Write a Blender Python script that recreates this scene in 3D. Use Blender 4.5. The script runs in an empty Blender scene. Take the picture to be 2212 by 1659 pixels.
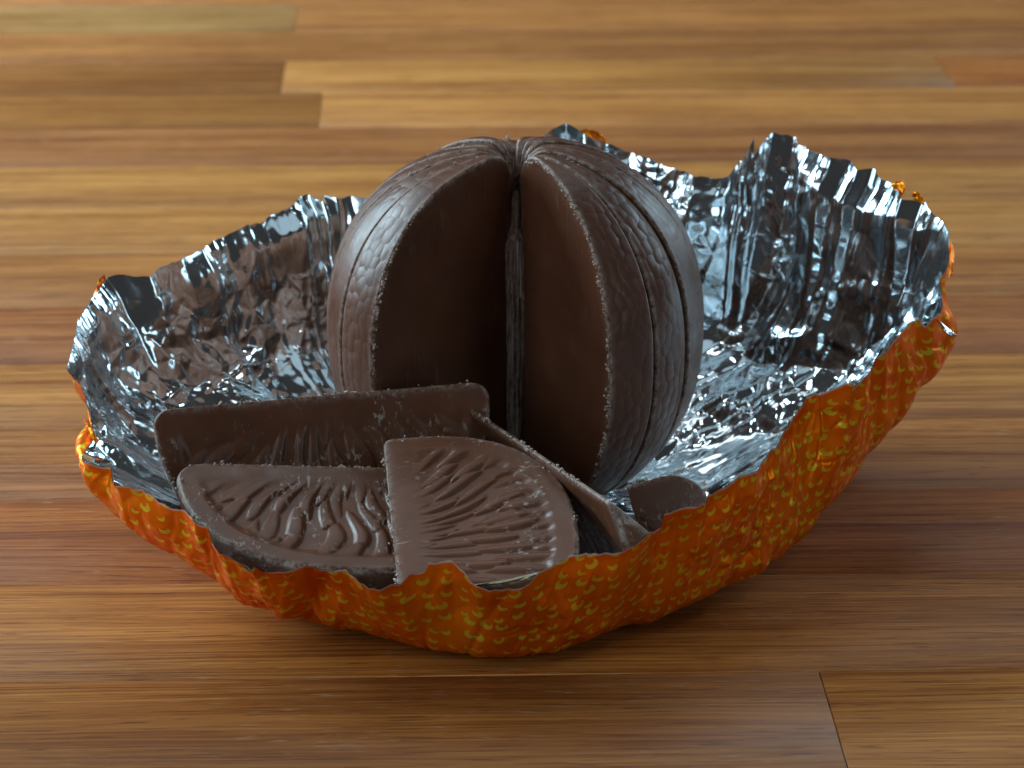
import bpy, math, random
import numpy as np
from mathutils import Vector, Matrix

random.seed(7)
RNG = np.random.default_rng(11)
scene = bpy.context.scene
scene.unit_settings.system = 'METRIC'
scene.unit_settings.scale_length = 0.01        # one unit is one centimetre

# ------------------------------------------------------------------ camera
FPX, EL = 6240.0, math.radians(20.0)            # focal length in px of a 2212 px wide picture, downward tilt
CAM = np.array([-0.07, -47.6, 19.5])
cd = bpy.data.cameras.new('camera')
cam = bpy.data.objects.new('camera', cd)
scene.collection.objects.link(cam)
cam.location = CAM
cam.rotation_euler = (math.pi / 2 - EL, 0, 0)
cd.sensor_width = 36.0
cd.lens = 36.0 * FPX / 2212.0
cd.clip_start = 1.0
cd.clip_end = 1000.0
cd.dof.use_dof = True
cd.dof.focus_distance = 46.0
cd.dof.aperture_fstop = 0.42
scene.camera = cam

# ------------------------------------------------------------------ world, lamps, exposure
world = bpy.data.worlds.new('World')
scene.world = world
world.use_nodes = True
bg = world.node_tree.nodes['Background']
bg.inputs[0].default_value = (0.56, 0.54, 0.55, 1)
bg.inputs[1].default_value = 0.055

def area(name, d, dist, sx, sy, radiance, col, aim=(0, 0, 2.0)):
    l = bpy.data.lights.new(name, 'AREA')
    l.shape = 'RECTANGLE'
    l.size, l.size_y = sx, sy
    l.energy = radiance * math.pi * sx * sy
    l.color = col
    o = bpy.data.objects.new(name, l)
    scene.collection.objects.link(o)
    v = Vector(d).normalized()
    o.location = Vector(aim) + v * dist
    o.rotation_euler = v.to_track_quat('Z', 'Y').to_euler()
    return o

COOL = (0.60, 0.86, 1.0)
area('window_light_left', (-0.80, 0.50, 0.41), 90, 60, 50, 19.0, COOL)
area('window_light_back', (0.72, 0.68, 0.32), 110, 66, 38, 6.3, COOL)
area('window_light_front_left', (-0.80, -0.54, 0.34), 110, 46, 70, 3.9, (0.66, 0.88, 1.0))
area('window_light_front_right', (0.74, -0.60, 0.30), 120, 40, 70, 2.4, COOL)
for _k, _d in enumerate(((-.55, -.30, .80), (.50, -.25, .85), (-.15, .10, 1.0))):
    area('added_sparkle_light', _d, 130, 16, 8, 16.0, (0.80, 0.93, 1.0))  # added small lamps, out of view, there only to make sparkles in the foil
area('overhead_fill_light', (0.0, -0.55, 0.85), 120, 110, 60, 0.5, (0.66, 0.88, 1.0))  # added fill panel above the camera side, lifts foil midtones and slices
area('overhead_fill_light', (0.0, 0.62, 0.80), 110, 80, 36, 2.3, (0.84, 0.94, 1.0))

scene.view_settings.view_transform = 'Standard'
scene.view_settings.look = 'None'
scene.view_settings.exposure = 0.0
scene.view_settings.gamma = 1.0
scene.render.engine = 'CYCLES'
scene.cycles.use_denoising = True
scene.cycles.max_bounces = 8
scene.cycles.glossy_bounces = 6
scene.cycles.sample_clamp_indirect = 6.0

# ------------------------------------------------------------------ helpers
def ray(px, py):
    s = (829.5 - py) / FPX
    c, n = math.cos(EL), math.sin(EL)
    return np.array([(px - 1106.0) / FPX, c + n * s, -n + c * s])

def on_z(px, py, z):
    """the place at height z that the photograph shows at (px, py)"""
    d = ray(px, py)
    return CAM + d * ((z - CAM[2]) / d[2])

def on_y(px, py, y):
    d = ray(px, py)
    return CAM + d * ((y - CAM[1]) / d[1])

def link(o, parent=None):
    scene.collection.objects.link(o)
    if parent is not None:
        o.parent = parent
    return o

def empty(name, loc=(0, 0, 0)):
    o = bpy.data.objects.new(name, None)
    o.empty_display_size = 1.0
    link(o)
    o.location = loc
    return o

def tag(o, label=None, cat=None, group=None, kind=None):
    if label: o['label'] = label
    if cat: o['category'] = cat
    if group: o['group'] = group
    if kind: o['kind'] = kind
    return o

def mesh_np(name, V, F, mat, parent=None, smooth=True, uv=None, attrs=None):
    V = np.ascontiguousarray(V, dtype=np.float32)
    F = np.ascontiguousarray(F, dtype=np.int32)
    k = F.shape[1]
    me = bpy.data.meshes.new(name)
    me.vertices.add(len(V)); me.vertices.foreach_set('co', V.ravel())
    me.loops.add(F.size); me.loops.foreach_set('vertex_index', F.ravel())
    me.polygons.add(len(F))
    me.polygons.foreach_set('loop_start', np.arange(0, F.size, k, dtype=np.int32))
    me.polygons.foreach_set('loop_total', np.full(len(F), k, dtype=np.int32))
    me.update(calc_edges=True)
    if smooth:
        me.polygons.foreach_set('use_smooth', np.ones(len(F), dtype=bool))
    if uv is not None:
        ul = me.uv_layers.new(name='uv')
        ul.data.foreach_set('uv', np.ascontiguousarray(uv[F.ravel()], dtype=np.float32).ravel())
    for an, av in (attrs or {}).items():
        a = me.attributes.new(an, 'FLOAT', 'POINT')
        a.data.foreach_set('value', np.ascontiguousarray(av, dtype=np.float32))
    me.validate(clean_customdata=False)
    me.update()
    if mat: me.materials.append(mat)
    return link(bpy.data.objects.new(name, me), parent)

def grid_faces(n, m, off=0, flip=False):
    i, j = np.meshgrid(np.arange(n - 1), np.arange(m - 1), indexing='ij')
    a = (i * m + j).ravel() + off
    q = np.stack([a, a + m, a + m + 1, a + 1], 1)
    return q[:, ::-1] if flip else q

def sstep(a, b, x):
    t = np.clip((x - a) / (b - a), 0, 1)
    return t * t * (3 - 2 * t)

_tabs = {}
def _tab(seed):
    if seed not in _tabs:
        _tabs[seed] = np.random.default_rng(seed).random((128, 128))
    return _tabs[seed]

def vnoise(x, y, seed):          # smooth value noise, 0..1
    T = _tab(seed)
    i, j = np.floor(x).astype(int), np.floor(y).astype(int)
    fx, fy = x - i, y - j
    fx, fy = fx * fx * (3 - 2 * fx), fy * fy * (3 - 2 * fy)
    g = lambda a, b: T[a % 128, b % 128]
    return (g(i, j) * (1 - fx) + g(i + 1, j) * fx) * (1 - fy) + (g(i, j + 1) * (1 - fx) + g(i + 1, j + 1) * fx) * fy

def facet(x, y, seed):           # piecewise flat noise on triangles: straight creases, flat facets, 0..1
    T = _tab(seed)
    y = y * 1.1547; x = x - y * 0.5
    i, j = np.floor(x).astype(int), np.floor(y).astype(int)
    fx, fy = x - i, y - j
    g = lambda a, b: T[a % 128, b % 128]
    v00, v10, v01, v11 = g(i, j), g(i + 1, j), g(i, j + 1), g(i + 1, j + 1)
    lo = v00 + fx * (v10 - v00) + fy * (v01 - v00)
    hi = v11 + (1 - fx) * (v01 - v11) + (1 - fy) * (v10 - v11)
    return np.where(fx + fy < 1, lo, hi)

def worley(x, y, seed, jit=0.8):
    """nearest-feature offset (dx, dy), distance and cell id value in 2-D"""
    A, B, D = _tab(seed), _tab(seed + 1), _tab(seed + 2)
    ci, cj = np.floor(x).astype(int), np.floor(y).astype(int)
    best = np.full(x.shape, 1e9); bx = np.zeros_like(x); by = np.zeros_like(x); bid = np.zeros_like(x)
    for di in (-1, 0, 1):
        for dj in (-1, 0, 1):
            i, j = ci + di, cj + dj
            px = i + 0.5 + (A[i % 128, j % 128] - .5) * jit
            py = j + 0.5 + (B[i % 128, j % 128] - .5) * jit + 0.5 * (i % 2)
            dx, dy = x - px, y - py
            d = dx * dx + dy * dy
            m = d < best
            best = np.where(m, d, best); bx = np.where(m, dx, bx); by = np.where(m, dy, by)
            bid = np.where(m, D[i % 128, j % 128], bid)
    return bx, by, np.sqrt(best), bid

# ------------------------------------------------------------------ materials
def new_mat(name):
    m = bpy.data.materials.new(name)
    m.use_nodes = True
    nt = m.node_tree
    return m, nt, nt.nodes['Principled BSDF']

class NT:
    def __init__(s, nt): s.nt = nt
    def n(s, typ, **kw):
        nd = s.nt.nodes.new(typ)
        for k, v in kw.items(): setattr(nd, k, v)
        return nd
    def l(s, a, b): s.nt.links.new(a, b)
    def val(s, sock, v):
        if hasattr(v, 'is_output') or isinstance(v, bpy.types.NodeSocket): s.l(v, sock)
        else: sock.default_value = v
    def math(s, op, a, b=0.0, c=None, clamp=False):
        nd = s.n('ShaderNodeMath', operation=op, use_clamp=clamp)
        s.val(nd.inputs[0], a); s.val(nd.inputs[1], b)
        if c is not None: s.val(nd.inputs[2], c)
        return nd.outputs[0]
    def vmath(s, op, a, b=(0, 0, 0)):
        nd = s.n('ShaderNodeVectorMath', operation=op)
        s.val(nd.inputs[0], a); s.val(nd.inputs[1], b)
        return nd.outputs['Value'] if op in ('LENGTH', 'DOT_PRODUCT', 'DISTANCE') else nd.outputs[0]
    def mix(s, f, a, b, blend='MIX'):
        nd = s.n('ShaderNodeMix', data_type='RGBA', blend_type=blend)
        s.val(nd.inputs[0], f); s.val(nd.inputs[6], a); s.val(nd.inputs[7], b)
        return nd.outputs[2]
    def noise(s, vec, scale, detail=3.0, rough=0.5, dist=0.0):
        nd = s.n('ShaderNodeTexNoise')
        s.val(nd.inputs['Vector'], vec); nd.inputs['Scale'].default_value = scale
        nd.inputs['Detail'].default_value = detail; nd.inputs['Roughness'].default_value = rough
        nd.inputs['Distortion'].default_value = dist
        return nd.outputs[0]
    def ramp(s, f, lo, hi, a=0.0, b=1.0):
        nd = s.n('ShaderNodeMapRange', clamp=True)
        s.val(nd.inputs[0], f)
        nd.inputs[1].default_value = lo; nd.inputs[2].default_value = hi
        nd.inputs[3].default_value = a; nd.inputs[4].default_value = b
        return nd.outputs[0]
    def mapping(s, vec, scale=(1, 1, 1), rot=(0, 0, 0), loc=(0, 0, 0)):
        nd = s.n('ShaderNodeMapping')
        s.val(nd.inputs[0], vec)
        nd.inputs['Scale'].default_value = scale; nd.inputs['Rotation'].default_value = rot
        s.val(nd.inputs['Location'], loc)
        return nd.outputs[0]

def chocolate(name, base=(0.096, 0.032, 0.015), rough=0.36, peel=False, scuff=0.5, streak=(9, 9, 1.2), speck=.55, always=False):
    m, nt, bs = new_mat(name)
    T = NT(nt)
    tc = T.n('ShaderNodeTexCoord').outputs['Object']
    oi = T.n('ShaderNodeObjectInfo').outputs['Random']
    comb = T.n('ShaderNodeCombineXYZ'); 
    for k in range(3): T.l(T.math('MULTIPLY', oi, 17.0 + 9 * k), comb.inputs[k])
    p = T.vmath('ADD', tc, comb.outputs[0])
    wear = T.n('ShaderNodeAttribute', attribute_name='wear').outputs['Fac']
    cloud = T.noise(p, 1.1, 3)
    col = T.mix(T.ramp(cloud, .35, .7), (*[c * 0.86 for c in base], 1), (*[c * 1.12 for c in base], 1))
    # powdery scuffs: short streaks inside patches
    patch = T.ramp(T.noise(p, 0.9, 2), .50, .60)
    if always: patch = 1.0
    st = T.noise(T.mapping(p, streak), 1.6, 4, .65)
    scr = T.math('MULTIPLY', T.ramp(st, .47 if always else .57, .60 if always else .63), patch)
    specks = T.ramp(T.noise(p, 16, 2, .7), .71, .76)
    specks = T.math('MULTIPLY', specks, speck * .6)
    edge_n = T.ramp(T.noise(p, 7, 4, .75), .40, .60)
    ew = T.math('MULTIPLY', wear, edge_n)
    f = T.math('MAXIMUM', T.math('MULTIPLY', scr, scuff), T.math('MAXIMUM', specks, T.math('MULTIPLY', ew, .75)), clamp=True)
    col = T.mix(f, col, (0.36, 0.27, 0.22, 1))
    T.l(col, bs.inputs['Base Color'])
    r = T.math('ADD', T.ramp(T.noise(p, 2.3, 4), .3, .7, rough - .07, rough + .10), T.math('MULTIPLY', f, .35), clamp=True)
    T.l(r, bs.inputs['Roughness'])
    bs.inputs['Specular IOR Level'].default_value = 0.22
    bs.inputs['Subsurface Weight'].default_value = 0.22
    bs.inputs['Subsurface Radius'].default_value = (1.0, 0.42, 0.2)
    bs.inputs['Subsurface Scale'].default_value = 0.12
    fine = T.noise(p, 34, 3, .6)
    b1 = T.n('ShaderNodeBump'); b1.inputs['Strength'].default_value = 0.10; b1.inputs['Distance'].default_value = 0.02
    T.l(fine, b1.inputs['Height'])
    b2 = T.n('ShaderNodeBump'); b2.inputs['Strength'].default_value = 0.6; b2.inputs['Distance'].default_value = 0.02
    T.l(f, b2.inputs['Height']); T.l(b1.outputs[0], b2.inputs['Normal'])
    last = b2
    if peel:
        pw = T.vmath('ADD', T.vmath('SCALE', p), (0, 0, 0))
        uvn = T.n('ShaderNodeUVMap', uv_map='uv').outputs[0]
        wob = T.noise(p, 1.5, 2)
        cw = T.n('ShaderNodeCombineXYZ'); T.l(T.math('MULTIPLY', wob, .35), cw.inputs[0]); T.l(T.math('MULTIPLY', oi, 31.0), cw.inputs[1])
        q = T.vmath('ADD', uvn, cw.outputs[0])
        vo = T.n('ShaderNodeTexVoronoi', voronoi_dimensions='2D', feature='F1')
        vo.inputs['Scale'].default_value = 5.0; vo.inputs['Randomness'].default_value = .65
        T.l(T.mapping(q, (1, .82, 1)), vo.inputs['Vector'])
        # shingle: each cell tilts outward like a fish scale, with a crisp lower lip
        loc = T.vmath('SUBTRACT', T.mapping(q, (1, .82, 1)), vo.outputs['Position'])
        sp = T.n('ShaderNodeSeparateXYZ'); T.l(loc, sp.inputs[0])
        dome = T.math('SUBTRACT', 1.0, T.math('MULTIPLY', T.math('POWER', vo.outputs['Distance'], 2.0), 10.0))
        tilt = T.math('MULTIPLY', sp.outputs[1], -1.3)
        hgt = T.math('ADD', T.math('MULTIPLY', dome, .40), tilt)
        amp = T.ramp(T.noise(p, .55, 2), .36, .62, .10, 1.0)
        hgt = T.math('MULTIPLY', hgt, amp)
        ispeel = T.n('ShaderNodeAttribute', attribute_name='peel').outputs['Fac']
        hgt = T.math('MULTIPLY', hgt, ispeel)
        b3 = T.n('ShaderNodeBump'); b3.inputs['Strength'].default_value = 0.38; b3.inputs['Distance'].default_value = 0.022
        T.l(hgt, b3.inputs['Height']); T.l(b2.outputs[0], b3.inputs['Normal'])
        last = b3
    T.l(last.outputs[0], bs.inputs['Normal'])
    return m

def mat_foil():
    m, nt, bs = new_mat('silver_foil'); T = NT(nt)
    tc = T.n('ShaderNodeTexCoord').outputs['Object']
    bs.inputs['Metallic'].default_value = 1.0
    sm = T.ramp(T.noise(tc, .8, 3), .4, .7)
    T.l(T.mix(sm, (0.86, 0.94, 0.98, 1), (0.76, 0.86, 0.92, 1)), bs.inputs['Base Color'])
    T.l(T.ramp(T.noise(tc, 2.0, 3),   .3, .7, .07, .17), bs.inputs['Roughness'])
    b = T.n('ShaderNodeBump'); b.inputs['Strength'].default_value = .05; b.inputs['Distance'].default_value = .02
    h = T.math('ADD', T.noise(tc, 5.0, 5, .62, .6), T.math('MULTIPLY', T.noise(tc, 1.7, 2), 1.0))
    T.l(h, b.inputs['Height']); T.l(b.outputs[0], bs.inputs['Normal'])
    return m

def mat_print():
    m, nt, bs = new_mat('orange_printed_foil'); T = NT(nt)
    uv = T.n('ShaderNodeUVMap', uv_map='uv').outputs[0]
    tc = T.n('ShaderNodeTexCoord').outputs['Object']
    q = T.mapping(uv, (3.5, 4.2, 1))
    vo = T.n('ShaderNodeTexVoronoi', voronoi_dimensions='2D', feature='F1')
    vo.inputs['Scale'].default_value = 1.0; vo.inputs['Randomness'].default_value = .62
    T.l(q, vo.inputs['Vector'])
    loc = T.vmath('SUBTRACT', q, vo.outputs['Position'])
    sc = T.n('ShaderNodeSeparateColor'); T.l(vo.outputs['Color'], sc.inputs[0])
    rot = T.n('ShaderNodeVectorRotate', rotation_type='Z_AXIS')
    T.l(loc, rot.inputs['Vector'])
    T.l(T.ramp(sc.outputs[0], 0, 1, -.75, .75), rot.inputs['Angle'])
    size = T.ramp(sc.outputs[1], 0, 1, .20, .36)
    dA = T.vmath('LENGTH', rot.outputs[0])
    dB = T.vmath('LENGTH', T.vmath('SUBTRACT', rot.outputs[0], (0.02, 0.19, 0)))
    inA = T.math('LESS_THAN', dA, size)
    outB = T.math('GREATER_THAN', dB, T.ramp(sc.outputs[2], 0, 1, .16, .24))
    cres = T.math('MULTIPLY', inA, outB)
    org = T.mix(T.ramp(T.noise(tc, 1.2, 3), .3, .7), (0.72, 0.13, 0.004, 1), (0.84, 0.20, 0.006, 1))
    rim = T.n('ShaderNodeAttribute', attribute_name='rim').outputs['Fac']
    T.l(T.mix(rim, T.mix(cres, org, (0.72, 0.50, 0.03, 1)), (.8, .82, .84, 1)), bs.inputs['Base Color'])
    bs.inputs['Specular Tint'].default_value = (0.95, 0.36, 0.05, 1)
    bs.inputs['Metallic'].default_value = .60
    T.l(T.ramp(T.noise(tc, 2.0, 3), .3, .7, .28, .40), bs.inputs['Roughness'])
    b = T.n('ShaderNodeBump'); b.inputs["Strength"].default_value = .12; b.inputs['Distance'].default_value = .02
    T.l(T.noise(tc, 5.0, 5, .6, .5), b.inputs['Height']); T.l(b.outputs[0], bs.inputs['Normal'])
    return m

def mat_wood():
    m, nt, bs = new_mat('oiled_wood'); T = NT(nt)
    tc = T.n('ShaderNodeTexCoord').outputs['Object']
    tone = T.n('ShaderNodeAttribute', attribute_type='OBJECT', attribute_name='tone').outputs['Color']
    oi = T.n('ShaderNodeObjectInfo').outputs['Random']
    c = T.n('ShaderNodeCombineXYZ')
    T.l(T.math('MULTIPLY', oi, 91.0), c.inputs[0]); T.l(T.math('MULTIPLY', oi, 57.0), c.inputs[1])
    p = T.vmath('ADD', tc, c.outputs[0])
    warp = T.noise(T.mapping(p, (.05, .35, 1)), 1.0, 3)
    cw = T.n('ShaderNodeCombineXYZ'); T.l(T.math('MULTIPLY', warp, 1.1), cw.inputs[1])
    pw = T.vmath('ADD', p, cw.outputs[0])
    bands = T.noise(T.mapping(pw, (.03, 1.5, 1)), 1.0, 3, .6)
    fib = T.noise(T.mapping(pw, (.07, 9.0, 1)), 1.0, 6, .8)
    fine = T.noise(T.mapping(pw, (.45, 26.0, 1)), 1.0, 4, .7)
    patch = T.noise(T.mapping(p, (.14, .5, 1)), 1.0, 4, .6)
    v = T.math('ADD', T.math('MULTIPLY', T.math('SUBTRACT', bands, .5), 1.5), T.math('MULTIPLY', T.math('SUBTRACT', fib, .5), 3.2))
    v = T.math('ADD', v, T.math('MULTIPLY', T.math('SUBTRACT', fine, .5), 2.0))
    v = T.math('ADD', v, T.math('MULTIPLY', T.math('SUBTRACT', patch, .5), 1.2))
    dark = T.mix(1.0, tone, (.55, .40, .26, 1), 'MULTIPLY')
    light = T.mix(1.0, tone, (1.48, 1.62, 1.85, 1), 'MULTIPLY')
    col = T.mix(T.ramp(v, -.58, .58), dark, light)
    # open pores: thin short dashes, some pale with dust, some dark
    pore = T.ramp(T.noise(T.mapping(pw, (1.7, 22.0, 1)), 1.0, 2, .5), .63, .68)
    gate = T.ramp(T.noise(T.mapping(p, (.13, .5, 1), loc=(7, 3, 0)), 1.0, 2), .42, .60)
    col = T.mix(T.math('MULTIPLY', T.math('MULTIPLY', pore, gate), .45), col, (0.42, 0.30, 0.19, 1))
    dpore = T.ramp(T.noise(T.mapping(pw, (.9, 19.0, 1), loc=(3, 11, 0)), 1.0, 2, .5), .61, .67)
    col = T.mix(T.math('MULTIPLY', dpore, .75), col, T.mix(1.0, tone, (.35, .25, .2, 1), 'MULTIPLY'))
    # worn pale blotches
    st = T.ramp(T.noise(T.mapping(p, (.35, .8, 1)), 1.0, 4), .72, .80)
    col = T.mix(T.math('MULTIPLY', st, .5), col, (.36, .26, .17, 1))
    T.l(col, bs.inputs['Base Color'])
    T.l(T.ramp(fib, .3, .7, .36, .56), bs.inputs['Roughness'])
    bs.inputs['Specular IOR Level'].default_value = .26
    b = T.n('ShaderNodeBump'); b.inputs['Strength'].default_value = .35; b.inputs['Distance'].default_value = .012
    T.l(T.math('SUBTRACT', T.math('ADD', fib, T.math('MULTIPLY', fine, .6)), T.math('MULTIPLY', dpore, .6)), b.inputs['Height'])
    T.l(b.outputs[0], bs.inputs['Normal'])
    return m

M_BALL = chocolate('chocolate_with_peel', peel=True, scuff=.08, rough=.38, speck=.25)
M_SLICE = chocolate('chocolate_slice', base=(0.104, 0.035, 0.016), peel=True, scuff=.7, rough=.34, streak=(3.0, 10, 7))
M_CORE = chocolate('chocolate_core_scraped', base=(0.10, 0.045, 0.03), scuff=1.0, rough=.5, streak=(9, 9, .55), always=True)
M_CRUMB, _nt, _b = new_mat('chocolate_crumb')
_b.inputs['Base Color'].default_value = (0.40, 0.29, 0.23, 1); _b.inputs['Roughness'].default_value = .8
M_FOIL, M_PRINT, M_WOOD = mat_foil(), mat_print(), mat_wood()

# ------------------------------------------------------------------ worktop of glued staves
ROT = math.radians(1.8)
top = tag(empty('worktop'), kind='structure')
top.rotation_euler = (0, 0, ROT)
def to_table(p):
    c, s = math.cos(-ROT), math.sin(-ROT)
    return np.array([c * p[0] - s * p[1], s * p[0] + c * p[1]])
anchor = to_table(on_z(1106, 1251, 0))[1]
y_b = to_table(on_z(1106, 542, 0))[1]
STEP = (y_b - anchor) / 5.0
def lin(r, g, b, k=1.0):
    f = lambda c: ((c / 255 + .055) / 1.055) ** 2.4 if c > 10 else c / 255 / 12.92
    return [f(r) * k * .84, f(g) * k * .76, f(b) * k * .74]
TAN, BRN, RED, PALE, DRK, ORG = (178, 124, 60), (152, 99, 50), (148, 82, 30), (192, 154, 96), (124, 78, 40), (166, 104, 42)
rows = {  # row index counted from the anchor joint upward: [(joint px, joint py)...], tones
    11: ([(640, 36)], [PALE, BRN]),
    10: ([], [BRN]),
    9: ([(613, 158), (2045, 158)], [(158,102,50), TAN, (142,82,36)]),
    8: ([(693, 232)], [(176,118,56), (168,114,56)]),
    7: ([], [(148,94,50)]),
    6: ([], [TAN]),
    5: ([], [(176,122,60)]),
    4: ([], [(160,104,50)]),
    3: ([], [(148,88,44)]),
    2: ([], [(168,112,50)]),
    1: ([], [(148,94,44)]),
    0: ([], [RED]),
    -1: ([], [ORG]),
    -2: ([(1800, 1552)], [(152,94,40), (176,118,54)]),
}
# row k spans y from anchor+k*STEP to anchor+(k+1)*STEP
def stave(x0, x1, y0, y1, tone):
    g, h, b = 0.009, 0.0, 0.015
    xs0, xs1, ys0, ys1 = x0 + g, x1 - g, y0 + g, y1 - g
    V = []
    for (ins, z) in ((0, -2.8), (0, -b), (b, 0)):
        V += [(xs0 + ins, ys0 + ins, z), (xs1 - ins, ys0 + ins, z), (xs1 - ins, ys1 - ins, z), (xs0 + ins, ys1 - ins, z)]
    F = [(3, 2, 1, 0), (8, 9, 10, 11)]
    for L in (0, 4):
        for k in range(4):
            F.append((L + k, L + (k + 1) % 4, L + 4 + (k + 1) % 4, L + 4 + k))
    o = mesh_np('stave', np.array(V), np.array(F), M_WOOD, top, smooth=False)
    tone = [t * .68 + m_ * .32 for t, m_ in zip(tone, (172, 108, 46))]
    o['tone'] = [float(c) for c in (*lin(*tone, k=1.0), 1.0)]
    return o
for k in range(-6, 20):
    y0, y1 = anchor + (k - 0) * STEP, anchor + (k + 1) * STEP
    if k in rows:
        js, tones = rows[k]
        xs = [to_table(on_z(*j, 0))[0] for j in js]
    else:
        xs, tones = [random.uniform(-25, 25)], [random.choice([TAN, BRN, RED]), random.choice([TAN, ORG, BRN])]
    ends = [-46 - random.uniform(0, 10)] + xs + [46 + random.uniform(0, 10)]
    for a, b_, t in zip(ends[:-1], ends[1:], tones):
        stave(a, b_, y0, y1, t)

# ------------------------------------------------------------------ orange segment shape
RHO0, WID, HGT, NEXP = 0.14, 3.25, 3.16, 2.25
def outline(psi):
    c, s = np.cos(psi), np.sin(psi)
    w = WID - RHO0
    return (np.abs(c / w) ** NEXP + np.abs(s / HGT) ** NEXP) ** (-1 / NEXP)

def relief(rho, z, psi, t, seed, deep, freq=1.0):
    """moulded pulp pattern on the side of a slice; returns height in cm (negative is sunk)"""
    lip = sstep(.105, .175, 1 - t)
    inner = sstep(.45, 1.15, rho) * sstep(0, .12, 1 - np.abs(psi) / (math.pi / 2)) 
    warp = (vnoise(rho * .9 + 3, z * .9, seed + 9) - .5)
    # fan that opens from the straight edge towards the rim
    fx = np.arctan2(z, rho + 1.3) * 10.5 * freq + warp * 1.0
    fy = np.sqrt((rho + .2) ** 2 + (z * .92) ** 2) * 1.25 * (.5 + .5 * freq) + .5
    dx, dy, d, cid = worley(fx, fy, seed, .75)
    wid = .36 + .06 * dy
    e = (dx / wid) ** 2 + (dy / .72) ** 2
    bump = np.sqrt(np.clip(1 - e, 0, 1))
    bump = bump * (.55 + .45 * cid) 
    low = vnoise(rho * .8, z * .8 + 7, seed + 4)
    h = -0.095 * lip * (.6 + .4 * inner) + 0.085 * bump * lip * inner * (.6 + .6 * low)
    return h * deep * sstep(.25, 1.0, rho)

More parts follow.
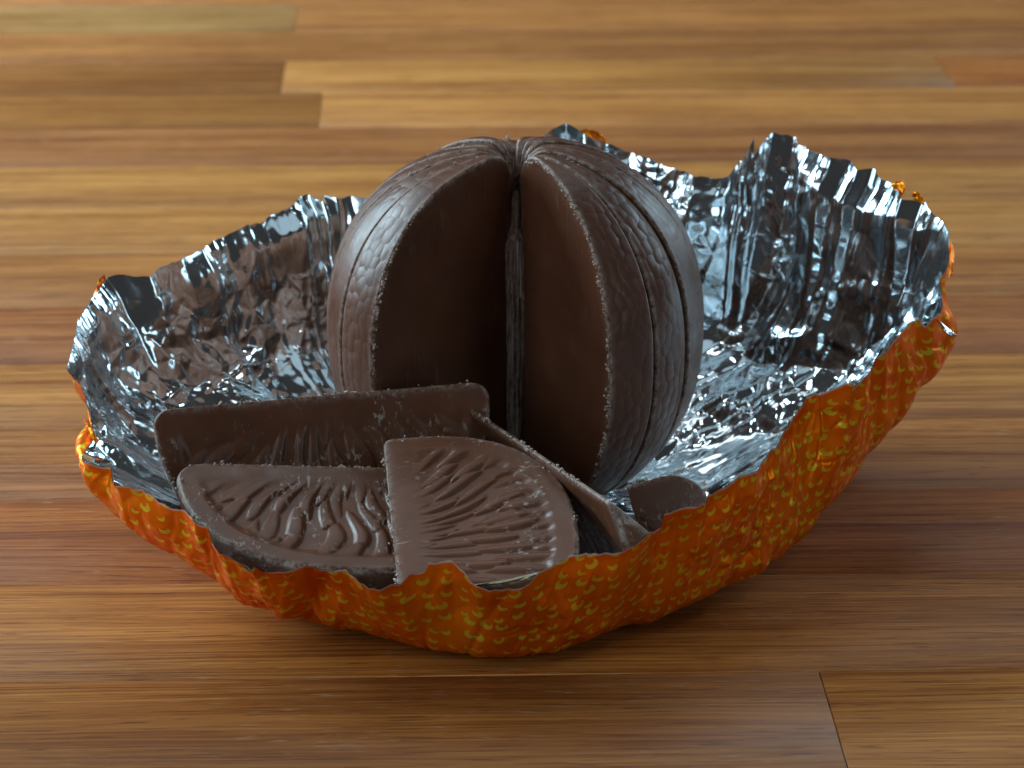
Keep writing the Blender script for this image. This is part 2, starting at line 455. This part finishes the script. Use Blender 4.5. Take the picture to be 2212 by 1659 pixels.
def segment_geo(half, freq=1.0, RHO0=RHO0, nt=26, npsi=72, nband=11, deep=0.0, seed=50, twist=0.0, rj=0.0, cut=None, bulge=0.03, cutx=None, cr=.52, top=None, bev=.085):
    """a wedge: two sides on a polar grid, and the curved outer band. Local x = outwards, z = along the core."""
    tt = np.concatenate([np.linspace(0, 1 - .035, nt - 6), 1 - .035 * (1 - np.linspace(0, 1, 7)[1:])])
    psi = np.linspace(-math.pi / 2, math.pi / 2, npsi)
    P, TT = np.meshgrid(psi, tt, indexing='ij')
    Q = outline(P)
    q = TT * Q
    x = q * np.cos(P); z = q * np.sin(P)
    drop = cr - np.sqrt(np.maximum(cr * cr - np.clip(cr - x, 0, cr) ** 2, 0))
    zz = z * (1 - drop / HGT * np.abs(TT) ** 4 * np.clip(np.abs(np.sin(P)), 0, 1))
    rho = RHO0 + x
    w = rho * math.tan(half) + .012
    b = np.minimum(bev, w * .75)
    u = np.clip((q - (Q - b)) / b, 0, 1)
    w2 = w - b * (1 - np.sqrt(np.clip(1 - u * u, 0, 1)))
    # inner blunt edge rounding
    w2 = w2 * (1 - .25 * np.exp(-(x / .05) ** 2))
    edge = np.exp(-((1 - TT) * Q / .07) ** 2) + .6 * np.exp(-(x / .09) ** 2)
    out_V, out_F, wear, peel, uv = [], [], [], [], []
    off = 0
    for sgn in (1, -1):
        h = relief(rho, z, P, TT, seed + (0 if sgn > 0 else 20), deep, freq) if deep else 0.0
        y = sgn * (w2 + h)
        out_V.append(np.stack([(rho + rj * (x / WID)), y, zz], -1).reshape(-1, 3))
        out_F.append(grid_faces(npsi, len(tt), off, flip=(sgn < 0)))
        wear.append(edge.ravel()); peel.append(np.zeros(edge.size)); uv.append(np.stack([x.ravel(), z.ravel()], 1))
        off += x.size
    # band
    a = np.linspace(1, -1, nband)
    xe, ze, we = x[:, -1], zz[:, -1], w2[:, -1]
    A, K = np.meshgrid(a, np.arange(npsi), indexing='xy')   # (npsi, nband)
    X = (RHO0 + xe)[K]; Z = ze[K]; W = we[K]
    nx = np.cos(psi)[K]; nz = np.sin(psi)[K]
    bl = bulge * (1 - A ** 2) * (X / WID)
    # curvature of the ball across the band
    sag = (X - np.sqrt(np.maximum(X ** 2 - (A * W) ** 2, 0))) 
    sag0 = (X - np.sqrt(np.maximum(X ** 2 - W ** 2, 0)))
    rad = (sag0 - sag) + bl
    XX = X + rj * (X / WID) + nx * rad; ZZ = Z + nz * rad * .8; YY = A * W
    arc = np.concatenate([[0], np.cumsum(np.hypot(np.diff(xe), np.diff(ze)))])
    out_V.append(np.stack([XX, YY, ZZ], -1).reshape(-1, 3))
    out_F.append(grid_faces(npsi, nband, off, flip=False))
    wear.append((np.exp(-((1 - np.abs(A)) * W / .04) ** 2) * (.9 if deep else .5)).ravel())
    peel.append(sstep(0, .12, (1 - np.abs(A)) * W).ravel())
    uv.append(np.stack([YY.ravel(), arc[K].ravel()], 1))
    off += XX.size
    # inner blunt edge strip between the sides
    ids0 = np.arange(npsi) * len(tt)
    V = np.concatenate(out_V)
    n0 = x.size
    # close poles/core line: the t=0 column of both sides is the centre point of the straight edge;
    # the straight edge itself is psi=+-90 rows of the grid
    F = np.concatenate(out_F)
    m = len(tt)
    rows_ = []
    for pr in (0, npsi - 1):
        i1 = pr * m + np.arange(m); i2 = n0 + i1
        q4 = np.stack([i1[:-1], i1[1:], i2[1:], i2[:-1]], 1)
        rows_.append(q4 if pr == 0 else q4[:, ::-1])
    F = np.concatenate([F] + rows_)
    if twist:
        ang = twist * np.exp(-((V[:, 0] - .2) / 1.2) ** 2) * sstep(0, 2.5, V[:, 2])
        c, s = np.cos(ang), np.sin(ang)
        V = np.stack([c * V[:, 0] - s * V[:, 1], s * V[:, 0] + c * V[:, 1], V[:, 2]], 1)
    if cut is not None:                        # snapped across
        lim = cut + .12 * (vnoise(V[:, 0] * 2, V[:, 1] * 4, 33) - .5)
        V[:, 2] = np.maximum(V[:, 2], lim)
    if top is not None:
        V[:, 2] = np.minimum(V[:, 2], top + .12 * (vnoise(V[:, 0] * 2, V[:, 1] * 4, 35) - .5))
    if cutx is not None:
        V[:, 0] = np.minimum(V[:, 0], cutx + .12 * (vnoise(V[:, 2] * 2, V[:, 1] * 4, 34) - .5))
    return V, F, np.concatenate(wear), np.concatenate(peel), np.concatenate(uv)

def crumbs(parent, pts, n, smin, smax, spread, seed, name='crumbs'):
    """tiny irregular grains along a path"""
    rg = np.random.default_rng(seed)
    base = np.array([[1, 0, 0], [-1, 0, 0], [0, 1, 0], [0, -1, 0], [0, 0, 1], [0, 0, -1]], float)
    fc = np.array([[0, 2, 4], [2, 1, 4], [1, 3, 4], [3, 0, 4], [2, 0, 5], [1, 2, 5], [3, 1, 5], [0, 3, 5]])
    Vs, Fs = [], []
    pts = np.asarray(pts)
    hub = rg.integers(len(pts), size=max(6, n // 22))
    for k in range(n):
        if rg.random() < .62:                 # most grains sit in little clusters
            i = int(np.clip(hub[rg.integers(len(hub))] + rg.normal(0, 2.2), 0, len(pts) - 1))
        else:
            i = rg.integers(len(pts))
        c = pts[i] + rg.normal(0, spread, 3)
        s = smin + (smax - smin) * rg.random() ** 3
        R = np.linalg.qr(rg.normal(size=(3, 3)))[0]
        v = (base * s * (.5 + rg.random((6, 1)))) @ R + c
        Vs.append(v); Fs.append(fc + 6 * k)
    o = mesh_np(name, np.concatenate(Vs), np.concatenate(Fs), M_CRUMB, parent, smooth=False)
    o['kind'] = 'stuff'
    return o

# ------------------------------------------------------------------ the ball
ball = tag(empty('chocolate_orange', (0, 0, 3.28)),
           'large round chocolate orange with a wedge missing, standing in the open foil', 'chocolate orange')
NSEG = 16
A0, A1 = math.radians(27.7), math.radians(360 - 47.0)
stepa = (A1 - A0) / NSEG
def az_to_rot(a):      # a measured from the side that faces the opening, clockwise seen from the front
    return -math.pi / 2 + a
for k in range(NSEG):
    half = stepa / 2 - math.radians((.9, 1.1, .10, .12, .25, .1)[k] if k < 6 else (.45 if k >= NSEG - 2 else random.choice([.1, .15, .3])))
    V, F, wr, pl, uv = segment_geo(half, RHO0=.12, deep=0.0, seed=60 + k, twist=.10 + random.uniform(-.03, .05), rj=random.uniform(-.03, .03) * (1 if k in (0, 1, NSEG - 1) else 1.6), bulge=.008, bev=.035)
    o = mesh_np('segment', V, F, M_BALL, ball, uv=uv, attrs={'wear': wr, 'peel': pl})
    a = A0 + (k + .5) * stepa + math.radians(random.uniform(-.2, .2)) * (0 if k in (0, NSEG - 1) else 1)
    if k not in (0, NSEG - 1): o.location.z = random.uniform(-.06, .07)
    o.rotation_euler = (random.uniform(-.004, .004), random.uniform(-.006, .006), az_to_rot(a))
# core column
nz_, na_ = 90, 60
Zc, Ac = np.meshgrid(np.linspace(-3.0, 2.45, nz_), np.linspace(0, 2 * math.pi, na_, endpoint=False), indexing='ij')
rr = .185 + .10 * (vnoise(Ac * 5, Zc * .6, 3) - .5) + .05 * (np.abs(vnoise(Ac * 3, Zc * .3, 5) - .5)) - .05 * (vnoise(Ac * 6, Zc * .8, 15) > .55) + .02 * vnoise(Ac * 9, Zc * 5, 8)
rr = rr * (1 - .62 * sstep(1.5, 1.85, Zc)) * np.sqrt(np.clip((2.5 - Zc) / .25, 0.02, 1))
V = np.stack([rr * np.cos(Ac), rr * np.sin(Ac) - .11, Zc], -1).reshape(-1, 3)
i, j = np.meshgrid(np.arange(nz_ - 1), np.arange(na_), indexing='ij')
F = np.stack([i * na_ + j, i * na_ + (j + 1) % na_, (i + 1) * na_ + (j + 1) % na_, (i + 1) * na_ + j], -1).reshape(-1, 4)
mesh_np('core', V, F, M_CORE, ball, attrs={'wear': .55 * np.ones(len(V))})
# crumbs on the two open edges and the seams
def ball_edge(a, zlo, zhi, n=160):
    psi = np.linspace(math.asin(max(-.98, zlo)), math.asin(zhi), n)
    q = outline(psi); x = RHO0 + q * np.cos(psi); z = q * np.sin(psi) * (1 - .085 * np.exp(-(q * np.cos(psi) / .42) ** 2))
    r = az_to_rot(a)
    return np.stack([x * math.cos(r), x * math.sin(r), z], 1)
crumbs(ball, np.concatenate([ball_edge(A0, -.9, .995)]), 420, .007, .034, .020, 5)
crumbs(ball, np.concatenate([ball_edge(A1, -.05, .8)]), 260, .008, .026, .016, 6)
crumbs(ball, np.concatenate([ball_edge(A0 + k * stepa, .85, .998, 60) for k in range(1, NSEG)]), 420, .008, .028, .02, 8)

# ------------------------------------------------------------------ loose slices
def slice_thing(label, origin, e, o_dir, seed, cut=None, ncr=500, half=math.radians(8.9), size=1.0, cutx=None, cr=.5, top=None, deep=1.0, freq=1.0):
    root = tag(empty('chocolate_slice'), label, 'chocolate slice', 'loose slices lying in the foil')
    e = Vector(e).normalized()
    o = Vector(o_dir); o = (o - e * o.dot(e)).normalized()
    y = e.cross(o)
    M = Matrix((( o.x, y.x, e.x, origin[0]), (o.y, y.y, e.y, origin[1]), (o.z, y.z, e.z, origin[2]), (0, 0, 0, 1)))
    root.matrix_world = M @ Matrix.Scale(size, 4)
    V, F, wr, pl, uv = segment_geo(half, nt=110, npsi=260, nband=22, deep=deep, freq=freq, seed=seed, cut=cut, bulge=.02, cutx=cutx, cr=cr, top=top)
    mesh_np('body', V, F, M_SLICE, root, uv=uv, attrs={'wear': wr, 'peel': pl})
    lo = -2.9 if cut is None else cut
    zz = np.linspace(lo, 2.9, 200)
    inner = np.stack([np.full(200, RHO0), np.zeros(200), zz], 1)
    psi = np.linspace(-1.4 if cut is None else math.asin(max(-1, cut / HGT)), 1.45, 200)
    q = outline(psi) * .985
    rim = []
    for s in (1, -1):
        x = RHO0 + q * np.cos(psi)
        rim.append(np.stack([x, s * (x * math.tan(half)) * .96, q * np.sin(psi)], 1))
    pts = np.concatenate([inner, inner] + rim)
    if top is not None: pts = pts[pts[:, 2] < top]
    if cutx is not None: pts = pts[(pts[:, 0] < cutx) & (pts[:, 2] > cut)]
    crumbs(root, pts, int(ncr * .6), .007, .040, .024, seed)
    return root

def mid_slice(label, p1, p2, o_dir, seed, **kw):
    a, b = np.array(p1), np.array(p2)
    e = (b - a)
    eo = Vector(e).normalized(); oo = Vector(o_dir); oo = (oo - eo * oo.dot(eo)).normalized()
    c = (a + b) / 2 - np.array(oo) * RHO0
    return slice_thing(label, c, e, o_dir, seed, **kw)

# A: behind, leaning back
mid_slice('large slice leaning back behind the other slices, its straight edge up',
          on_y(338, 888, -3.1), on_y(1045, 826, -1.95), (0.0, -.32, -.95), 101, size=.895, cr=.34, deep=1.0, freq=.7)
# B: front left, nearly flat
mid_slice('slice lying nearly flat at the front left, curved rim towards the viewer',
          on_y(372, 1003, -3.75), on_y(1165, 1022, -3.3), (0, -.93, -.34), 202, size=.93, top=1.6, deep=.9, freq=.8)
# C: front centre
slice_thing('front middle slice lying face up, its straight edge on the left over another slice',
            on_y(834, 1190, -6.0), np.array(on_y(810, 950, -3.2)) - np.array(on_y(834, 1195, -6.1)), (1, 0.02, -.02), 303, cut=-1.25, size=.92, cr=.16, deep=.8)
# D: standing on its curved side, straight edge up, running away from the camera
far, near = on_y(998, 873, -1.9), on_y(1305, 1080, -6.2)
mid_slice('slice on its curved side, thin edge up, between ball and front middle slice',
          near, far, (.56, .16, -.82), 404, half=math.radians(12.5), size=.84, cr=.10)
# E: small dark piece on the right
tip = Vector(on_z(1478, 1000, 2.3))
eE = Vector((.88, .08, .26)).normalized()
slice_thing('short broken slice end with a rounded corner, in shade at the right below the ball',
            tip - eE * 2.15, eE, (.10, -.16, -.98), 505, cut=1.5, cutx=1.5, size=.76, cr=.95, deep=.25)

# ------------------------------------------------------------------ foil wrapper
BC = np.array([0.0, -1.0])
rim_k = [  # px, py, height: the torn edge, clockwise from the back
 (1165,302,5.2),(1195,280,5.3),(1225,268,5.3),(1262,285,5.25),(1305,308,5.1),(1360,330,4.9),(1400,345,4.8),(1440,362,4.7),(1500,378,4.65),(1550,384,4.6),
 (1575,377,4.65),(1592,382,4.65),(1603,345,4.9),(1625,345,5.0),(1630,296,5.3),(1665,287,5.4),(1720,290,5.4),(1724,308,5.3),(1745,318,5.3),(1747,328,5.25),(1800,343,5.25),(1840,350,5.2),(1856,368,5.1),
 (1893,366,5.1),(1900,385,5.0),(1925,398,5.0),(1942,415,4.95),(1945,430,4.85),(1990,430,4.85),(2000,452,4.75),(2030,475,4.65),(2048,505,4.5),(2054,540,4.35),(2050,575,4.15),(2035,600,4.0),(2032,640,3.85),
 (2022,690,3.75),(2005,708,3.65),(1993,688,3.85),(1960,715,3.8),(1925,752,3.7),(1895,772,3.6),(1875,805,3.5),(1845,828,3.45),(1838,842,3.3),(1800,838,3.4),(1770,845,3.35),(1745,862,3.3),(1728,890,3.2),(1700,925,3.05),(1668,965,2.85),(1640,998,2.7),
 (1600,1022,2.75),(1560,1050,2.65),(1527,1066,2.6),(1524,1088,2.5),(1480,1105,2.45),(1440,1118,2.42),(1432,1140,2.35),(1412,1150,2.35),(1372,1168,2.25),(1330,1185,2.15),(1280,1188,2.1),(1240,1200,2.05),(1200,1218,1.95),(1160,1240,1.85),(1140,1262,1.75),(1112,1278,1.65),
 (1060,1280,1.65),(1030,1268,1.7),(1005,1240,1.8),(978,1212,1.95),(925,1216,1.95),(918,1230,1.85),(885,1235,1.85),(868,1255,1.75),(830,1262,1.7),(780,1264,1.65),(745,1242,1.7),(715,1245,1.65),(655,1228,1.65),(610,1236,1.75),(572,1222,1.8),(552,1208,1.9),(545,1218,1.85),
 (500,1192,1.95),(462,1165,2.05),(450,1140,2.15),(415,1130,2.2),(392,1100,2.3),(350,1078,2.35),(318,1055,2.4),(290,1045,2.45),(262,1040,2.45),(250,1010,2.5),(200,998,2.55),(182,985,2.55),(190,968,2.6),(215,950,2.5),(208,900,2.7),(198,870,2.8),(182,842,2.85),(170,820,2.9),
 (158,790,2.95),(156,760,3.05),(152,735,3.1),(160,700,3.2),(180,665,3.35),(200,640,3.45),(222,610,3.55),(240,604,3.6),(318,598,3.6),(325,588,3.65),(380,560,3.75),(430,540,3.85),(470,515,3.9),(510,497,4.0),(560,478,4.05),(600,458,4.15),(622,448,4.2),(640,428,4.3),(655,420,4.35),(690,424,4.35),
 (698,440,4.3),(722,430,4.35),(755,425,4.4),(790,425,4.45),(860,420,4.6),(950,400,4.8),(1040,370,5.0),(1110,330,5.1)]
sil_k = [ # widest outline of the bowl: px, py, height
 (1075,1411,.38),(960,1400,.38),(830,1370,.42),(700,1343,.52),(591,1312,.68),(473,1256,.95),(395,1212,1.15),(328,1157,1.4),(262,1085,1.72),(224,1008,2.3),
 (2030,760,2.8),(1960,880,2.2),(1900,960,1.8),(1800,1075,1.2),(1700,1168,.8),(1600,1236,.62),(1500,1290,.5),(1400,1335,.45),(1300,1368,.42),(1180,1398,.40)]
def polar(P):
    d = P[:2] - BC
    th = math.atan2(d[1], d[0])
    return th, math.hypot(*d), P[2]
SEAM = math.radians(93)
def unroll(th): return (th - SEAM) % (2 * math.pi)
rk = sorted([(unroll(t), r, z) for t, r, z in (polar(on_z(*k)) for k in rim_k)])
sk = sorted([(unroll(t), r, z) for t, r, z in (polar(on_z(*k)) for k in sil_k)])
NA_, NR_ = 1700, 250
TH = np.linspace(0, 2 * math.pi, NA_)
def per(th, ks, c):
    x = np.array([k[0] for k in ks]); y = np.array([k[c] for k in ks])
    x = np.concatenate([x - 2 * math.pi, x, x + 2 * math.pi]); y = np.concatenate([y, y, y])
    return np.interp(th, x, y)
rimR, rimZ = per(TH, rk, 1), per(TH, rk, 2)
# small tears along the edge
jag = (facet(TH * 22, TH * 0 + .3, 21) - .5) * .10 + (facet(TH * 70, TH * 0 + .3, 22) - .5) * .05
rimZ = rimZ + jag
rimRs = np.convolve(np.concatenate([rimR[-60:], rimR, rimR[:60]]), np.hanning(121) / np.hanning(121).sum(), 'same')[60:-60]
# belly: traced outline in front, a fraction of the rim elsewhere
x0, x1 = sk[0][0], sk[-1][0]
front = sstep(x0 - .45, x0, TH) * (1 - sstep(x1, x1 + .45, TH))
belR = np.interp(TH, [k[0] for k in sk], [k[1] for k in sk]) * front + (rimRs * .86) * (1 - front)
belZ = np.interp(TH, [k[0] for k in sk], [k[2] for k in sk]) * front + 1.5 * (1 - front)
def smooth_c(a, n):
    w = np.hanning(2 * n + 1); w /= w.sum()
    return np.convolve(np.concatenate([a[-n:], a, a[:n]]), w, 'same')[n:-n]
belR, belZ = smooth_c(belR, 25), smooth_c(belZ, 25)
conR = belR - np.clip(belZ * 1.6 + .25, .6, 3.6)
conR = smooth_c(np.maximum(conR, 2.6), 20)
# profile: a Catmull-Rom curve through centre, contact, shoulder, belly, rim
def profile():
    z0 = np.full(NA_, .035)
    pts = [(-conR * .5, z0), (conR * 0, z0), (conR * .6, z0), (conR, z0 + .01), (belR, belZ), (rimR, rimZ)]
    last = (2 * rimR - belR * 1.0, rimZ + (rimZ - belZ) * 1.0)
    pts.append(last)
    share = [30, 30, 60, NR_ - 120]
    R, Z = [], []
    for s in range(1, 5):
        p0, p1, p2, p3 = pts[s - 1], pts[s], pts[s + 1], pts[s + 2]
        n = share[s - 1]
        t = (np.linspace(0, 1, n, endpoint=(s == 4)))[None, :]
        out = []
        for c in (0, 1):
            a0, a1, a2, a3 = (p[c][:, None] for p in (p0, p1, p2, p3))
            out.append(.5 * (2 * a1 + (a2 - a0) * t + (2 * a0 - 5 * a1 + 4 * a2 - a3) * t * t + (3 * a1 - 3 * a2 + a3 - a0) * t ** 3))
        R.append(out[0]); Z.append(out[1])
    return np.concatenate(R, 1), np.maximum(np.concatenate(Z, 1), .03)
PR, PZ = profile()
dR = np.gradient(PR, axis=1); dZ = np.gradient(PZ, axis=1)
arc = np.cumsum(np.hypot(dR, dZ), 1); arc -= arc[:, :1]
ln = np.hypot(dR, dZ) + 1e-6
nR, nZ = -dZ / ln, dR / ln                 # normal that points inward/up
TT2 = TH[:, None] * np.ones((1, NR_))
S = TT2 * 6.3                              # cm along the rim
Vv = arc
wallf = sstep(1.8, 3.6, Vv) 
fall = (PZ / np.maximum(rimZ[:, None], .1))
wx = (vnoise(S * .35, Vv * .25, 71) - .5) * 1.6
# long pleats running up the wall, flat between sharp folds
lean = Vv * .22 * np.sin(TT2 + SEAM + .6)
Sx = S + wx + lean
wa = (facet(S * .9, Vv * .8, 81) - .5) * 1.5; wb = (facet(S * .8 + 4, Vv * .9, 82) - .5) * 1.5
wc = (facet(S * 2.3, Vv * 2.1, 83) - .5) * .9
pl1 = facet(Sx * .62, Vv * .10 + 3, 31) - .5
pl2 = facet(Sx * 1.35 + 5, Vv * .16 + 9, 32) - .5
pl3 = facet(Sx * 3.1 + wc * .4, Vv * .34 + 2 + wa * .3, 33) - .5
cr1 = facet(S * .8 + wx + wb, Vv * .75 + wx + wa, 34) - .5
cr2 = facet(S * 1.9 - wx + wa, Vv * 1.8 + wx + wb + wc, 35) - .5
cr3 = facet(S * 4.6 + Vv + wa * 2 + wc, Vv * 4.4 - S * .3 + wb * 2 - wc, 36) - .5
cr4 = facet(S * 9.0 - Vv + wc * 3, Vv * 8.0 + S * .3, 37) - .5
def folds(x, y, seed, w):                 # thin raised folds along the borders of facets
    yy = y * 1.1547; xx = x - yy * .5
    fx, fy = xx - np.floor(xx), yy - np.floor(yy)
    d = np.minimum(np.minimum(fx, 1 - fx), np.minimum(fy, 1 - fy))
    k = vnoise(x * .7 + 5, y * .7, seed)
    return np.exp(-(d / w) ** 2) * (k - .42) * 2
patchy = sstep(.42, .66, vnoise(S * .45, Vv * .5, 72))
patch2 = sstep(.40, .70, vnoise(S * .7 + 9, Vv * .6, 73))
H = wallf * (.62 * pl1 * (.4 + .6 * fall) + .38 * pl2 * (.5 + .5 * fall) + .10 * pl3 * (.3 + patch2)
             + .050 * folds(Sx * 1.35 + 5, Vv * .16 + 9, 41, .07) + .022 * folds(S * 1.9 - wx + wa, Vv * 1.8 + wx + wb + wc, 43, .07) * (.3 + patchy)) \
    + (.22 * cr1 + .135 * cr2 * (.30 + .7 * patchy) + .052 * cr3 * (.15 + patchy) + .022 * cr4 * (.15 + patch2)) * (1.5 - .45 * wallf)
H = H + (1 - wallf) * (.15 * cr2 + .07 * cr3)
outer_front = front[:, None]
H = H * (1 - .12 * outer_front)
# keep it off the ground
low = sstep(.0, .7, PZ)
H = H * low + np.abs(H) * .85 * (1 - low)
rim_soft = sstep(0, .5, arc[:, -1:] - arc)
H = H * (.55 + .45 * rim_soft)
RR, ZZ = PR + nR * H, PZ + nZ * H
ZZ = np.maximum(ZZ, .022)
X = BC[0] + RR * np.cos(TT2 + SEAM); Y = BC[1] + RR * np.sin(TT2 + SEAM)
Vf = np.stack([X, Y, ZZ], -1)
nrm = np.stack([nR * np.cos(TT2 + SEAM), nR * np.sin(TT2 + SEAM), nZ], -1)
UV = np.stack([S, Vv], -1).reshape(-1, 2)
Ff = grid_faces(NA_, NR_)
wrap = tag(empty('foil_wrapper', (0, 0, 0)),
           'crumpled foil wrapper torn open into a bowl, silver inside, orange with yellow marks outside', 'foil wrapper')
mesh_np('silver_lining', (Vf + nrm * .006).reshape(-1, 3), Ff, M_FOIL, wrap, uv=UV)
mesh_np('orange_printed_side', (Vf - nrm * .006).reshape(-1, 3), Ff[:, ::-1], M_PRINT, wrap, uv=UV, attrs={'rim': (np.exp(-((arc[:, -1:] - arc) / .022) ** 2)).ravel()})

# small torn tongues of the sheet, folded over so that the print shows
def flap(p1, p2, d, length, curl, mat, seed):
    p1, p2 = np.array(p1), np.array(p2)
    d = np.array(d, float); d /= np.linalg.norm(d)
    side = p2 - p1
    nn = np.cross(side, d); nn /= np.linalg.norm(nn)
    n, m = 26, 20
    U, W = np.meshgrid(np.linspace(0, 1, n), np.linspace(0, 1, m), indexing='ij')
    tip = .25 + .75 * np.sqrt(np.clip(1 - (2 * U - 1) ** 2, 0, 1)) + .22 * (facet(U * 5, U * 0 + .2, seed) - .5)
    L = length * W * tip
    ang = curl * W
    P = p1 + side * (U * (1 - .15 * W) + .07 * W)[..., None] + d * (L * np.sinc(ang / math.pi * .5))[..., None] + nn * (L * np.sin(ang) * .5)[..., None]
    P = P + nn * ((facet(U * 4, W * 3, seed + 1) - .5) * .10)[..., None]
    V = P.reshape(-1, 3); F = grid_faces(n, m)
    V2 = V - nn * .012
    mesh_np('torn_flap', np.concatenate([V, V2]), np.concatenate([F, F[:, ::-1] + len(V)]), mat, wrap,
            uv=np.concatenate([np.stack([U.ravel() * 1.3 + seed, W.ravel() * .8], 1)] * 2))
Q = lambda px, py, z: on_z(px, py, z)
flap(Q(206, 640, 3.45), Q(232, 606, 3.56), (-.35, .2, .8), .20, 1.2, M_PRINT, 1)
#flap(Q(166, 835, 2.85), Q(153, 775, 3.0), (-.5, -.4, -.5), .14, 1.0, M_PRINT, 2)
flap(Q(212, 955, 2.62), Q(186, 905, 2.72), (-.4, -.4, .5), .16, .8, M_PRINT, 3)
flap(Q(240, 1006, 2.55), Q(176, 985, 2.6), (.1, -.4, .9), .34, -1.4, M_FOIL, 4)
flap(Q(2050, 600, 4.1), Q(2052, 520, 4.45), (.8, 0, .3), .08, .6, M_PRINT, 5)
flap(Q(1925, 402, 5.0), Q(1948, 424, 4.9), (.6, .2, .5), .20, .8, M_PRINT, 6)
flap(Q(1972, 430, 4.85), Q(2000, 446, 4.78), (.1, .3, .9), .20, 1.0, M_PRINT, 7)
flap(Q(1250, 284, 5.28), Q(1312, 312, 5.05), (.3, .3, .6), .13, .6, M_PRINT, 8)
flap(Q(2040, 720, 3.5), Q(2022, 690, 3.7), (.7, -.2, -.2), .30, 1.3, M_FOIL, 9)

# ------------------------------------------------------------------ loose crumbs in the bowl
rg = np.random.default_rng(77)
pts = []
for _ in range(90):
    x, y = rg.uniform(1.2, 5.6), rg.uniform(-5.2, -2.2)
    i = int(((math.atan2(y - BC[1], x - BC[0]) - SEAM) % (2 * math.pi)) / (2 * math.pi) * (NA_ - 1))
    r = math.hypot(x - BC[0], y - BC[1])
    j = int(np.argmin(np.abs(RR[i] - r)))
    pts.append(Vf[i, j] + nrm[i, j] * .02)
cro = crumbs(None, pts, 150, .010, .045, .004, 78, name='chocolate_crumbs')
tag(cro, 'chocolate crumbs scattered on the silver foil right of the slices', 'crumbs', kind='stuff')
